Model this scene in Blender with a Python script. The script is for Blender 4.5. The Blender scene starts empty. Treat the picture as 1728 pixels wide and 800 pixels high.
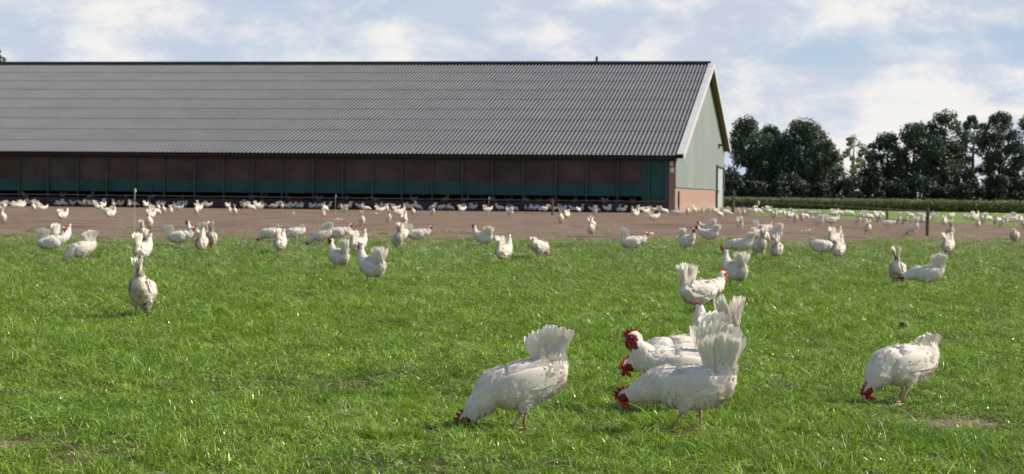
import bpy, math, random
import numpy as np
from mathutils import Vector, Matrix, Euler, noise as mnoise

R = math.radians
random.seed(7); RS = np.random.RandomState(11)
scene = bpy.context.scene
COL = scene.collection

# ------------------------------------------------------------------ camera
FPX, CX, CY, HC = 3400.0, 864.0, 400.0, 0.88
PITCH, ROLL = math.atan(73.8/FPX), 0.0095
_r = Vector((math.cos(ROLL), 0, math.sin(ROLL)))
_f = Vector((0, math.cos(PITCH), -math.sin(PITCH)))
_r = (_r - _f*_r.dot(_f)).normalized()
_u = _r.cross(_f).normalized()
CAMP = Vector((0, 0, HC))
cam = bpy.data.cameras.new('camera'); camo = bpy.data.objects.new('camera', cam); COL.objects.link(camo)
M = Matrix((_r, _u, -_f)).transposed().to_4x4(); M.translation = CAMP
camo.matrix_world = M
cam.lens = FPX/1728*36; cam.sensor_width = 36; cam.clip_start = 0.1; cam.clip_end = 9000
cam.dof.use_dof = True; cam.dof.focus_distance = 7.4; cam.dof.aperture_fstop = 12.0
scene.camera = camo

# ------------------------------------------------------------------ sun, sky, exposure
SUN_AZ, SUN_EL = 84.0, 38.0          # degrees clockwise from +Y, degrees up
sd = Vector((math.sin(R(SUN_AZ))*math.cos(R(SUN_EL)), math.cos(R(SUN_AZ))*math.cos(R(SUN_EL)), math.sin(R(SUN_EL))))
sl = bpy.data.lights.new('sun', 'SUN'); sl.energy = 5.0; sl.angle = R(0.55); sl.color = (1, .90, .76)
so = bpy.data.objects.new('sun', sl); COL.objects.link(so); so.rotation_euler = sd.to_track_quat('Z', 'Y').to_euler(); so.location = (30, 10, 40)
scene.view_settings.view_transform = 'Standard'; scene.view_settings.look = 'None'
scene.view_settings.exposure = 0.42; scene.view_settings.gamma = 1
try: scene.view_settings.use_curve_mapping = False
except Exception: pass

class NT:
    """small helper round a node tree"""
    def __init__(s, tree): s.t = tree; s.n = tree.nodes; s.l = tree.links
    def add(s, typ, inp=None, **kw):
        nd = s.n.new(typ)
        for k, v in kw.items(): setattr(nd, k, v)
        for k, v in (inp or {}).items():
            sk = nd.inputs[k]
            if isinstance(v, bpy.types.NodeSocket): s.l.new(v, sk)
            else: sk.default_value = v
        return nd
    def math(s, op, a, b=0.0, clamp=False):
        return s.add('ShaderNodeMath', {0: a, 1: b}, operation=op, use_clamp=clamp).outputs[0]
    def mix(s, f, a, b, blend='MIX'):
        nd = s.add('ShaderNodeMix', data_type='RGBA', blend_type=blend, clamp_factor=True)
        for i, v in ((0, f), (6, a), (7, b)):
            if isinstance(v, bpy.types.NodeSocket): s.l.new(v, nd.inputs[i])
            else: nd.inputs[i].default_value = v if i == 0 else tuple(v)[:3] + (1,)
        return nd.outputs[2]
    def noise(s, vec, scale, detail=4, rough=.55, dist=0):
        return s.add('ShaderNodeTexNoise', {'Vector': vec, 'Scale': scale, 'Detail': detail, 'Roughness': rough, 'Distortion': dist}).outputs['Fac']
    def rng(s, v, a, b, c=0.0, d=1.0, smooth=True):
        return s.add('ShaderNodeMapRange', {0: v, 1: a, 2: b, 3: c, 4: d}, interpolation_type='SMOOTHSTEP' if smooth else 'LINEAR').outputs[0]
    def scale(s, vec, sc):
        return s.add('ShaderNodeVectorMath', {0: vec, 1: sc}, operation='MULTIPLY').outputs[0]

world = bpy.data.worlds.new('World'); scene.world = world; world.use_nodes = True
w = NT(world.node_tree); w.n.clear()
sky = w.add('ShaderNodeTexSky', sky_type='NISHITA', sun_disc=False, sun_elevation=R(SUN_EL), sun_rotation=R(SUN_AZ), air_density=1.0, dust_density=.6, ozone_density=1.5)
tc = w.add('ShaderNodeTexCoord')
sep = w.add('ShaderNodeSeparateXYZ', {0: tc.outputs['Generated']})
az = w.math('ARCTAN2', sep.outputs[0], sep.outputs[1]); el = sep.outputs[2]
cv = w.add('ShaderNodeCombineXYZ', {0: az, 1: w.math('MULTIPLY', el, 1.9), 2: 3.7}).outputs[0]
warp = w.add('ShaderNodeTexNoise', {'Vector': cv, 'Scale': 9.0, 'Detail': 3.0}).outputs['Color']
cvw = w.add('ShaderNodeVectorMath', {0: cv, 1: w.scale(warp, (.05, .05, 0))}, operation='ADD').outputs[0]
big = w.noise(cvw, 5.2, 2, .5)
fine = w.noise(cvw, 14.0, 8, .60)
cl = w.math('ADD', w.math('MULTIPLY', big, .62), w.math('MULTIPLY', fine, .62))
# the clear blue band low in the sky on the right, whiter haze on the left and at the horizon
rt = w.rng(az, .06, .14)
band = w.math('MULTIPLY', w.rng(el, .060, .066), w.rng(el, .092, .074))
cl = w.math('SUBTRACT', cl, w.math('MULTIPLY', w.math('MULTIPLY', rt, band), .20))
lf = w.math('MULTIPLY', w.rng(az, .02, -.1), .05)
cl = w.math('ADD', cl, lf)
low = w.math('ADD', w.math('MULTIPLY', w.rng(el, .047, .02), .10), w.math('MULTIPLY', w.math('MULTIPLY', rt, w.rng(el, .066, .060)), .015))
cl = w.math('ADD', cl, low)
cfac = w.rng(cl, .455, .655)
# a long thin streak of cloud across the band
st = w.math('MULTIPLY', w.rng(w.math('ABSOLUTE', w.math('SUBTRACT', w.math('ADD', el, w.math('MULTIPLY', fine, .006)), .0655)), .0045, .0008), w.rng(az, .125, .165))
cfac = w.math('MAXIMUM', cfac, w.math('MULTIPLY', st, .25))
shade = w.noise(w.add('ShaderNodeVectorMath', {0: cvw, 1: (.013, .02, .3)}, operation='ADD').outputs[0], 11.0, 5, .6)
ccol = w.mix(w.rng(shade, .42, .60), (.56, .635, .76), (.90, .88, .855))
blue = w.mix(w.rng(el, .02, .25), (.52, .635, .765), (.18, .32, .60))
dome = w.mix(cfac, blue, ccol)
nis = w.add('ShaderNodeBackground', {'Color': sky.outputs[0], 'Strength': .11})
cb = w.add('ShaderNodeBackground', {'Color': dome, 'Strength': .76})
mixs = w.add('ShaderNodeMixShader', {0: w.rng(el, .55, .12), 1: nis.outputs[0], 2: cb.outputs[0]})
w.add('ShaderNodeOutputWorld', {0: mixs.outputs[0]})

# ------------------------------------------------------------------ helpers
def ground_z(x, y):
    z = 0.0
    if y < 60 and abs(x) < 30:
        z += .022*mnoise.noise(Vector((x*.55, y*.55, 0))) + .012*mnoise.noise(Vector((x*1.9, y*1.9, 5)))
        for (mx, my, rx, ry, h) in MOUNDS:
            d = ((x-mx)/rx)**2 + ((y-my)/ry)**2
            if d < 4: z += h*math.exp(-d*1.6)
    elif y < 96: z += .03*mnoise.noise(Vector((x*.4, y*.25, 9)))*max(0, min(1, (96-y)/8))
    return z

def ray(px, py):
    return (_f + _r*((px-CX)/FPX) + _u*((CY-py)/FPX))
def px_ground(px, py):
    d = ray(px, py); t = -HC/d.z
    return CAMP.x + d.x*t, CAMP.y + d.y*t

MOUNDS = []
for (px, py, rx, ry, h) in ((690, 386, 1.1, .5, .07), (640, 384.5, .7, .4, .05), (815, 387, .45, .4, .06), (1255, 387, .6, .5, .06), (278, 384, .4, .4, .05), (110, 383, .5, .4, .05), (180, 361, 1.6, 1, .08), (1150, 385, .3, .3, .05), (930, 382, .8, .5, .05)):
    gx, gy = px_ground(px, py); MOUNDS.append((gx+rx*.5, gy+.2, rx, ry, h))

def tag(o, label=None, cat=None, group=None, kind=None):
    if label: o['label'] = label
    if cat: o['category'] = cat
    if group: o['group'] = group
    if kind: o['kind'] = kind
    return o
def thing(name, label, cat, loc=(0, 0, 0), rz=0, group=None):
    o = bpy.data.objects.new(name, None); COL.objects.link(o); o.location = loc; o.rotation_euler = (0, 0, rz)
    o.empty_display_size = .1
    return tag(o, label, cat, group)

class MB:
    """collects faces (with a material slot each), builds one mesh object"""
    def __init__(s): s.v = []; s.f = []; s.m = []
    def quad(s, a, b, c, d, m=0):
        i = len(s.v); s.v += [tuple(a), tuple(b), tuple(c), tuple(d)]; s.f.append((i, i+1, i+2, i+3)); s.m.append(m)
    def grid(s, rows, m=0, closed=False, cap=False):
        i0 = len(s.v); n = len(rows[0])
        for r in rows: s.v += [tuple(p) for p in r]
        for j in range(len(rows)-1):
            for k in range(n if closed else n-1):
                a = i0+j*n+k; b = i0+j*n+(k+1) % n
                s.f.append((a, b, b+n, a+n)); s.m.append(m)
        if cap:
            s.f.append(tuple(i0+k for k in reversed(range(n)))); s.m.append(m)
            e = i0+(len(rows)-1)*n
            s.f.append(tuple(e+k for k in range(n))); s.m.append(m)
    def poly(s, pts, m=0):
        i = len(s.v); s.v += [tuple(p) for p in pts]; s.f.append(tuple(range(i, i+len(pts)))); s.m.append(m)
    def box(s, c, sx, sy, sz, ax=None, ay=None, m=0):
        """centre c, full sizes, optional axes"""
        ax = Vector(ax) if ax else Vector((1, 0, 0)); ay = Vector(ay) if ay else Vector((0, 1, 0)); azv = ax.cross(ay).normalized()
        c = Vector(c); P = []
        for k in (-1, 1):
            for (i, j) in ((-1, -1), (1, -1), (1, 1), (-1, 1)):
                P.append(c + ax*(i*sx/2) + ay*(j*sy/2) + azv*(k*sz/2))
        b = len(s.v); s.v += [tuple(p) for p in P]
        for f in ((3, 2, 1, 0), (4, 5, 6, 7), (0, 1, 5, 4), (1, 2, 6, 5), (2, 3, 7, 6), (3, 0, 4, 7)):
            s.f.append(tuple(b+q for q in f)); s.m.append(m)
    def prism(s, poly, off, m=0):
        """polygon extruded by vector off"""
        off = Vector(off); n = len(poly); b = len(s.v)
        s.v += [tuple(Vector(p)) for p in poly] + [tuple(Vector(p)+off) for p in poly]
        s.f.append(tuple(b+k for k in reversed(range(n)))); s.m.append(m)
        s.f.append(tuple(b+n+k for k in range(n))); s.m.append(m)
        for k in range(n):
            s.f.append((b+k, b+(k+1) % n, b+n+(k+1) % n, b+n+k)); s.m.append(m)
    def tube(s, pts, rads, seg=8, m=0):
        rows = loft_rows([(Vector(p), r, r) for p, r in zip(pts, rads)], seg)
        s.grid(rows, m, closed=True, cap=True)
    def mesh(s, name, mats, smooth=False):
        me = bpy.data.meshes.new(name); me.from_pydata(s.v, [], s.f); me.update()
        for mt in mats: me.materials.append(mt)
        me.polygons.foreach_set('material_index', s.m)
        if smooth: me.polygons.foreach_set('use_smooth', [True]*len(s.f))
        return me
    def build(s, name, mats, parent=None, smooth=False):
        if not isinstance(mats, (list, tuple)): mats = [mats]
        o = bpy.data.objects.new(name, s.mesh(name, mats, smooth)); COL.objects.link(o)
        if parent: o.parent = parent
        return o

def loft_rows(st, seg, side=None):
    rows = []
    n = len(st)
    for i, (p, a, b) in enumerate(st):
        t = (st[min(i+1, n-1)][0] - st[max(i-1, 0)][0])
        if t.length < 1e-9: t = Vector((1, 0, 0))
        t.normalize()
        ref = Vector((0, 1, 0)) if abs(t.y) < .9 else Vector((1, 0, 0))
        u = t.cross(ref).normalized(); sd_ = u.cross(t).normalized()
        rows.append([p + sd_*(a*math.cos(k*2*math.pi/seg)) + u*(b*math.sin(k*2*math.pi/seg)) for k in range(seg)])
    return rows
def smooth_st(st, sub):
    out = []; n = len(st)
    for i in range(n-1):
        P = [st[max(i-1, 0)], st[i], st[i+1], st[min(i+2, n-1)]]
        V4 = [np.array([*p[0], p[1], p[2]]) for p in P]
        for k in range(sub):
            t = k/sub
            q = .5*((2*V4[1]) + (-V4[0]+V4[2])*t + (2*V4[0]-5*V4[1]+4*V4[2]-V4[3])*t*t + (-V4[0]+3*V4[1]-3*V4[2]+V4[3])*t**3)
            out.append((Vector(q[:3]), max(q[3], .001), max(q[4], .001)))
    out.append(st[-1]); return out

def mat(name, color=(.5, .5, .5), rough=.8, fn=None, spec=.3):
    m = bpy.data.materials.new(name); m.use_nodes = True; t = NT(m.node_tree)
    b = m.node_tree.nodes['Principled BSDF']
    b.inputs['Base Color'].default_value = (*color, 1); b.inputs['Roughness'].default_value = rough
    b.inputs['Specular IOR Level'].default_value = spec
    if fn: fn(t, b)
    return m
def link(t, a, b): t.l.new(a, b)
def objco(t): return t.add('ShaderNodeTexCoord').outputs['Object']
def pos(t): return t.add('ShaderNodeNewGeometry').outputs['Position']
def bump(t, b, h, strength=.4, dist=.02):
    nd = t.add('ShaderNodeBump', {'Strength': strength, 'Distance': dist, 'Height': h}); link(t, nd.outputs[0], b.inputs['Normal'])
def vary(c1, c2, scale=3, detail=5, lo=.35, hi=.65, co=pos, bmp=0):
    def fn(t, b):
        n = t.noise(co(t), scale, detail); link(t, t.mix(t.rng(n, lo, hi), c1, c2), b.inputs['Base Color'])
        if bmp: bump(t, b, t.noise(co(t), scale*6, 4), bmp)
    return fn
def translucent(t, b, fac, col):
    tr = t.add('ShaderNodeBsdfTranslucent')
    if isinstance(col, bpy.types.NodeSocket): link(t, col, tr.inputs[0])
    else: tr.inputs[0].default_value = (*col, 1)
    mx = t.add('ShaderNodeMixShader', {0: fac, 1: b.outputs[0], 2: tr.outputs[0]})
    out = [n for n in t.n if n.type == 'OUTPUT_MATERIAL'][0]; link(t, mx.outputs[0], out.inputs[0])

# ------------------------------------------------------------------ ground
def ground_fn(t, b):
    p = pos(t)
    att = t.add('ShaderNodeAttribute', attribute_name='dirt').outputs['Fac']
    n1 = t.noise(p, .45, 5, .6); n2 = t.noise(p, 2.6, 5, .65); n3 = t.noise(p, 14, 5, .7)
    far = t.noise(t.scale(p, (.05, .25, 1)), 1.0, 3)
    n9 = t.noise(p, 22, 4, .7)
    mk = t.math('ADD', att, t.math('MULTIPLY', t.math('SUBTRACT', t.math('ADD', t.math('ADD', t.math('MULTIPLY', n1, .4), t.math('MULTIPLY', n2, .3)), t.math('MULTIPLY', n9, .3)), .5), 2.2))
    mk = t.rng(mk, .42, .58)
    soil = t.mix(t.rng(n2, .3, .7), (.140, .093, .062), (.215, .150, .105))
    soil = t.mix(t.rng(n1, .32, .68), soil, t.mix(.5, soil, (.25, .195, .152)))
    strk = t.noise(t.scale(p, (.35, 1.1, 1)), 1.0, 5, .65)
    soil = t.mix(t.math('MULTIPLY', t.rng(strk, .50, .62), .8), soil, (.092, .062, .044))
    soil = t.mix(t.math('MULTIPLY', t.rng(n3, .56, .72), .7), soil, (.07, .046, .032))
    grs = t.mix(t.rng(n2, .3, .7), (.12, .17, .035), (.19, .25, .06))
    grs = t.mix(t.rng(far, .35, .65), grs, (.14, .22, .05))
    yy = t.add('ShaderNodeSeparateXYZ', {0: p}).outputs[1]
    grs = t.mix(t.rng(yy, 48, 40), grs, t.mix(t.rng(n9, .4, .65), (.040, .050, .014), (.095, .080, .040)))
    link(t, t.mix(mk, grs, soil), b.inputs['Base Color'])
    bump(t, b, t.math('ADD', t.math('MULTIPLY', n3, .6), n2), .9, .05)
M_ground = mat('ground', rough=.95, fn=ground_fn, spec=.15)

PATCH = [(*px_ground(x, y), rx, ry) for (x, y, rx, ry) in ((798, 735, .09, .13), (1465, 690, .08, .12), (182, 766, .17, .22), (1590, 712, .42, .42), (1510, 694, .16, .3), (1165, 733, .22, .25), (905, 728, .12, .2), (20, 752, .2, .25), (690, 762, .1, .1), (600, 690, .12, .2), (1080, 720, .12, .2), (560, 652, .2, .2))]
DLINE = [(-60, 32.5), (-9, 32.6), (-4, 34.0), (0, 35.0), (4, 36.0), (8, 37.4), (12, 38.5), (60, 46)]
RLINE = [(36, 30), (60, 16.6), (64, 16), (72, 15), (80, 12.5), (88, 11.6), (97, 11.4), (150, 19)]     # (y, x) right edge of the bare yard
def interp(tab, v):
    for (a, fa), (b_, fb) in zip(tab, tab[1:]):
        if v <= b_: return fa + (fb-fa)*max(0, (v-a))/(b_-a)
    return tab[-1][1]
def dirt_amt(x, y):
    d = (y - interp(DLINE, x) + 2.6*mnoise.noise(Vector((x*.45, y*.15, 2))) + 1.8*mnoise.noise(Vector((x*1.3, y*.5, 7))))/5.5
    d = max(0, min(1, d*.5+.5))
    r = (interp(RLINE, y) - x)/2.2
    d = min(d, max(0, min(1, r*.5+.5)))
    if y > 160: d = 0
    for (mx, my, rx, ry) in PATCH:
        q = ((x-mx)/rx)**2 + ((y-my)/ry)**2
        if q < 3: d = max(d, .80*math.exp(-q*.9))
    return d
xs = np.concatenate([-np.geomspace(3000, 20, 26), np.arange(-19.6, -.2, .35), np.arange(.001, 22, .35), np.geomspace(22, 3000, 26)])
ys = np.concatenate([-np.geomspace(60, 2, 6), np.arange(0, 59.9, .3), np.arange(60, 130, 1.2), np.geomspace(131, 5000, 26)])
vs = []; dd = []
for y in ys:
    for x in xs:
        vs.append((x, y, ground_z(x, y))); dd.append(dirt_amt(x, y))
nx = len(xs)
fs = [(j*nx+i, j*nx+i+1, (j+1)*nx+i+1, (j+1)*nx+i) for j in range(len(ys)-1) for i in range(nx-1)]
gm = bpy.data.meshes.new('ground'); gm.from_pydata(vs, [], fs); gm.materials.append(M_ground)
gm.attributes.new('dirt', 'FLOAT', 'POINT').data.foreach_set('value', dd)
gm.polygons.foreach_set('use_smooth', [True]*len(fs))
go = bpy.data.objects.new('ground', gm); COL.objects.link(go); tag(go, kind='structure')

# ------------------------------------------------------------------ instanced vegetation (grass, maize)
def instancer(name, pts, rot, scl, idx, protos, label, cat, extra=None):
    pc = bpy.data.collections.new(name+'_clumps')
    for i, me in enumerate(protos):
        o = bpy.data.objects.new('%s_clump_%02d' % (name, i), me); pc.objects.link(o)
    me = bpy.data.meshes.new(name); me.from_pydata([tuple(p) for p in pts], [], [])
    for nm, typ, key, arr in (('rot', 'FLOAT_VECTOR', 'vector', rot), ('scl', 'FLOAT_VECTOR', 'vector', scl), ('idx', 'INT', 'value', idx)):
        me.attributes.new(nm, typ, 'POINT').data.foreach_set(key, np.asarray(arr, dtype=np.int32 if typ == 'INT' else np.float32).ravel())
    o = bpy.data.objects.new(name, me); COL.objects.link(o)
    ng = bpy.data.node_groups.new(name, 'GeometryNodeTree')
    ng.interface.new_socket('Geometry', in_out='INPUT', socket_type='NodeSocketGeometry')
    ng.interface.new_socket('Geometry', in_out='OUTPUT', socket_type='NodeSocketGeometry')
    g = NT(ng); gi = g.add('NodeGroupInput'); gout = g.add('NodeGroupOutput')
    ci = g.add('GeometryNodeCollectionInfo', {'Collection': pc, 'Separate Children': True, 'Reset Children': True})
    def na(nm, typ): return g.add('GeometryNodeInputNamedAttribute', {'Name': nm}, data_type=typ).outputs['Attribute']
    e = g.add('FunctionNodeEulerToRotation', {0: na('rot', 'FLOAT_VECTOR')})
    ip = g.add('GeometryNodeInstanceOnPoints', {'Points': gi.outputs[0], 'Instance': ci.outputs[0], 'Pick Instance': True, 'Instance Index': na('idx', 'INT'), 'Rotation': e.outputs[0], 'Scale': na('scl', 'FLOAT_VECTOR')})
    g.l.new(ip.outputs[0], gout.inputs[0])
    md = o.modifiers.new('scatter', 'NODES'); md.node_group = ng
    return tag(o, label, cat, kind='stuff')

def blade(mb, x, y, h, wd, ang, bend, m=0, seg=3, base=0):
    d = Vector((math.cos(ang), math.sin(ang), 0)); s = Vector((-d.y, d.x, 0))
    L = []; Rr = []
    for k in range(seg+1):
        t = k/seg; z = base + h*(t - .35*bend*t*t); o = h*bend*t*t*.9
        p = Vector((x, y, z)) + d*o; ww = wd*(1-t**1.6)*.5 + .0002
        L.append(p - s*ww); Rr.append(p + s*ww)
    mb.grid([L, Rr], m)
def grass_fn(t, b):
    oi = t.add('ShaderNodeObjectInfo').outputs['Random']
    p = pos(t)
    n = t.noise(p, .9, 4, .6); n2 = t.noise(p, 60, 2, .5)
    c = t.mix(t.rng(n, .3, .7), (.122, .226, .012), (.225, .330, .022))
    c = t.mix(t.math('MULTIPLY', oi, .6), c, (.220, .365, .016))
    sepz = t.add('ShaderNodeSeparateXYZ', {0: p}).outputs[1]
    c = t.mix(t.math('MULTIPLY', t.rng(sepz, 12, 36), .55), c, (.24, .27, .075))
    c = t.mix(t.rng(n2, .60, .72), c, (.20, .23, .06))
    c = t.scale(c, GT[len([m for m in bpy.data.materials if m.name.startswith('grass_blade')])-1])
    link(t, c, b.inputs['Base Color'])
    translucent(t, b, .27, t.mix(.45, c, (.30, .48, .012)))
GT = [(.36, .48, .3), (.95, 1.05, .8), (1.5, 1.5, 2.0), (2.6, 2.05, 11)]  # pale last tint paints sun and sky sheen into some blades
M_grasses = [mat('grass_blade', rough=(.6, .5, .35, .30)[i], fn=grass_fn, spec=(.25, .3, .6, .8)[i]) for i in range(4)]
M_dry = mat('dry_blade', (.42, .34, .18), .6, fn=vary((.34, .25, .13), (.50, .44, .27), 9))
protos = []
for k in range(7):
    mb = MB(); nb = 44
    for i in range(nb):
        a = random.uniform(0, 6.28); r = .055*math.sqrt(random.random())
        h = random.uniform(.012, .036) if k < 5 else random.uniform(.035, .08)
        dry = random.random() < .035; mi = 4 if dry else random.choice((0, 0, 0, 0, 0, 1, 1, 1, 1, 2, 2, 2, 3, 3))
        blade(mb, r*math.cos(a), r*math.sin(a), h, random.uniform(.0016, .0036), random.uniform(0, 6.28), random.uniform(.3, 1.8) if random.random() < .7 else random.uniform(1.6, 2.6), mi)
    protos.append(mb.mesh('grass_tuft', M_grasses + [M_dry]))
for k in range(2):      # dry litter and long stalks
    mb = MB()
    if k == 0:
        for i in range(12):
            a = random.uniform(0, 6.28); r = .06*math.sqrt(random.random())
            blade(mb, r*math.cos(a), r*math.sin(a), random.uniform(.012, .032), .0020, random.uniform(0, 6.28), random.uniform(1, 1.8), 4)
    else:
        for i in range(2):
            h = random.uniform(.07, .14); a = random.uniform(0, 6.28); bd = random.uniform(.15, .9)
            blade(mb, 0, i*.02, h, .0022, a, bd, 4, 5)
            for q in range(7):
                zz = h*(.8+.03*q)*(1-.3*bd); blade(mb, math.cos(a)*h*bd*.65, i*.02+math.sin(a)*h*bd*.65, .012, .003, random.uniform(0, 6.28), .6, 4, 2, base=zz)
    protos.append(mb.mesh('grass_tuft', M_grasses + [M_dry]))
pts = []; rot = []; scl = []; idx = []
def scatter(y0, y1, dens, sxy, sz):
    hw1 = .275*y1 + 1.2; n = int((y1-y0)*2*hw1*dens)
    for _ in range(n):
        y = random.uniform(y0, y1); x = random.uniform(-hw1, hw1)
        if abs(x) > .275*y + 1.2: continue
        d = dirt_amt(x, y)
        nz = mnoise.noise(Vector((x*1.2, y*1.2, 3)))
        keep = 1 - max(0, min(1, (d-.34+nz*.5)*1.7))
        if random.random() > keep: 
            if not (d < .95 and random.random() < .35 and y < 20): continue
            k = 7
        else:
            nzz = mnoise.noise(Vector((x*.8, y*.5, 20))) + .5*mnoise.noise(Vector((x*3, y*2, 1)))
            k = random.randrange(5) if random.random() > .10 + max(0, nzz)*.5 else random.choice((5, 6))
            if random.random() < .010 + .30*max(0, d-.2): k = 7
            elif random.random() < (.005 if y < 12 else .004 if y < 22 else .035): k = 8
        pts.append((x, y, ground_z(x, y)-.004)); rot.append((random.uniform(-.4, .4), random.uniform(-.4, .4), random.uniform(0, 6.28)))
        nn = 1 + .55*mnoise.noise(Vector((x*2.2, y*1.6, 8))) + .45*mnoise.noise(Vector((x*.8, y*.6, 30)))
        s = random.uniform(.8, 1.25)*sxy; scl.append((s, s, random.uniform(.72, 1.15)*.9*sz*nn*(1-.45*min(1, d*1.4))*(1.0 if k != 8 else random.uniform(.7, 1.1)))); idx.append(k)
scatter(4.8, 9, 470, 1.0, 1.0); scatter(9, 14, 300, 1.2, 1.05); scatter(14, 22, 170, 1.5, 1.15); scatter(22, 46, 70, 2.1, 1.35)
instancer('grass', pts, rot, scl, idx, protos, 'short green pasture grass with dry stalks and thin patches', 'grass')
print('grass tufts', len(pts))

# ------------------------------------------------------------------ barn
TH = math.atan(536/FPX)
SC = 35.0; ZC = FPX/SC
BX, BY = px_ground(1139.0, 326.2+.0095*275+SC*HC)
U = Vector((-math.cos(TH), math.sin(TH), 0))      # along the long wall, away from the corner
V = Vector((math.sin(TH), math.cos(TH), 0))       # along the gable, away from the camera
B0 = Vector((BX, BY, 0))
def bp(u, v, z): return B0 + U*u + V*v + Vector((0, 0, z))
def u_at(px):      # distance along the front wall seen at column px
    d = ray(px, 340); d2 = Vector((d.x, d.y))
    # B0 + U u = d*t
    A = np.array([[U.x, -d.x], [U.y, -d.y]]); return float(np.linalg.solve(A, [-BX, -BY])[0])
def v_at(px):
    d = ray(px, 340); A = np.array([[V.x, -d.x], [V.y, -d.y]]); return float(np.linalg.solve(A, [-BX, -BY])[0])
LEN = 62.0; WID = v_at(1221); VR = v_at(1190.5)
def h_at(px, py, v): # height seen at (px,py) on the gable plane at v
    P = bp(0, v, 0); d = ray(px, py); t = P.y/d.y; return HC + d.z*t
H_E = 2.88; H_R = h_at(1190, 105, VR) - .14; H_F = h_at(1223, 250, WID)
print('barn', B0, 'W', WID, 'VR', VR, 'ridge', H_R, 'far eave', H_F, 'len front', u_at(0))
def roof_fn(t, b):
    p = objco(t)
    n = t.noise(p, .5, 4); n2 = t.noise(t.scale(p, (1, .06, .06)), 3.0, 4)
    c = t.mix(t.rng(n, .3, .7), (.165, .158, .157), (.198, .190, .188))
    c = t.mix(t.math('MULTIPLY', t.rng(n2, .45, .7), .25), c, (.18, .172, .178))
    tr = t.add('ShaderNodeAttribute', attribute_name='trough_shade').outputs['Fac']
    c = t.mix(t.math('MULTIPLY', tr, 1.0), c, (.016, .026, .031))  # shade of the corrugation painted into the roof colour as dark teal
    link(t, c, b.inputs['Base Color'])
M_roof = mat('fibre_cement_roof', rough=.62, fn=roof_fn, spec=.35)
M_ridge = mat('ridge_cap', (.030, .042, .046), .6)
M_white = mat('white_flashing', (.62, .61, .58), .45, fn=vary((.44, .43, .415), (.52, .505, .49), 1.3))
M_soffit = mat('brown_soffit', (.20, .115, .055), .75)
M_green = mat('dark_green_sheet', (.012, .075, .070), .55, fn=vary((.008, .056, .050), (.012, .074, .066), .8))
M_mesh = mat('brown_netting', (.05, .036, .030), .9, fn=vary((.060, .044, .037), (.098, .073, .060), .5))
M_post = mat('galvanised_post', (.060, .082, .084), .6)
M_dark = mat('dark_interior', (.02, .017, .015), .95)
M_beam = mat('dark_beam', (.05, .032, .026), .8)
def brick_fn(t, b):
    p = objco(t)
    sp = t.add('ShaderNodeSeparateXYZ', {0: p})
    v = t.add('ShaderNodeCombineXYZ', {0: t.math('ADD', sp.outputs[0], sp.outputs[1]), 1: sp.outputs[2]}).outputs[0]
    br = t.add('ShaderNodeTexBrick', {'Vector': v, 'Color1': (.31, .145, .10, 1), 'Color2': (.25, .11, .076, 1), 'Mortar': (.33, .28, .23, 1), 'Scale': 1.0, 'Mortar Size': .012, 'Brick Width': .22, 'Row Height': .065})
    low_ = t.rng(t.math('ADD', sp.outputs[2], t.math('MULTIPLY', t.noise(p, 1.2, 4), .5)), .95, .35)
    link(t, t.mix(t.math('MULTIPLY', low_, .8), br.outputs[0], (.31, .235, .165)), b.inputs['Base Color'])
M_brick = mat('orange_brick', rough=.85, fn=brick_fn)
M_sheet = mat('pale_green_sheet', (.30, .34, .31), .6, fn=vary((.180, .205, .193), (.210, .238, .224), .25))
M_floor = mat('litter_floor', (.12, .09, .07), .95, fn=vary((.10, .07, .055), (.17, .125, .10), 2))
M_lamp = mat('lamp_glass', (.6, .6, .5), .4)

barn = thing('barn', 'long poultry barn with grey corrugated roof, green panels and open low front', 'barn', B0)
def bpart(mb, name, mats, smooth=False, label=None, parent=None):
    o = mb.build(name, mats, barn if parent is None else parent, smooth)
    # vertices were made in world space: bring them to the barn's own frame
    o.matrix_parent_inverse = Matrix.Translation(-B0)
    if parent is not None: o.matrix_parent_inverse = Matrix.Identity(4)
    if label: o['label'] = label
    return o
# corrugated roof, front slope: nine overlapping courses of sheets
OVE, OVG = .55, .42       # eave and gable overhang
def slope_z(v): return H_E + (H_R-H_E)*(v)/(VR)
mb = MB(); rows_n = 9; PIT = .205; nper = 8
u0, u1 = -OVG+.30, LEN
ncol = int((u1-u0)/PIT*nper)
us = [u0 + i*PIT/nper for i in range(ncol+1)]
nv = Vector((0, 0, 1)) - V*0
sl_ = Vector((V.x*1, V.y*1, (H_R-H_E)/VR)).normalized(); nrm = (Vector((0, 0, 1)) - sl_*sl_.z).normalized()
for r in range(rows_n):
    va = -OVE + (VR+OVE)*r/rows_n; vb = -OVE + (VR+OVE)*(r+1)/rows_n
    A = []; Bq = []; C = []
    for i, u in enumerate(us):
        k = (i % nper)/nper; c = .028*math.cos(k*2*math.pi) ; c = c if c > 0 else c*1.0
        A.append(bp(u, va, slope_z(va)) + nrm*(c*.9+.024)); Bq.append(bp(u, vb+.12, slope_z(vb+.12)) + nrm*(c*.9+.003)); C.append(bp(u, va, slope_z(va)) + nrm*(c*.9+.010))
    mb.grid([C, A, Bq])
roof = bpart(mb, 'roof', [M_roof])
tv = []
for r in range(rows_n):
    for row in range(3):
        tv += [.35 if row == 0 else min(1, max(0.0, .25-math.cos(((i % nper)/nper)*2*math.pi))**.6) for i in range(len(us))]  # painted shade: dark in the troughs, fainter along each sheet lap
roof.data.attributes.new('trough_shade', 'FLOAT', 'POINT').data.foreach_set('value', tv)
mb = MB()
def slope_f(v): return H_R + (H_F-H_R)*(v-VR)/(WID-VR)
A = [bp(u, VR, H_R) for u in (-OVG+.3, LEN)]; Bq = [bp(u, WID+.6, slope_f(WID+.6)) for u in (-OVG+.3, LEN)]
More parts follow.
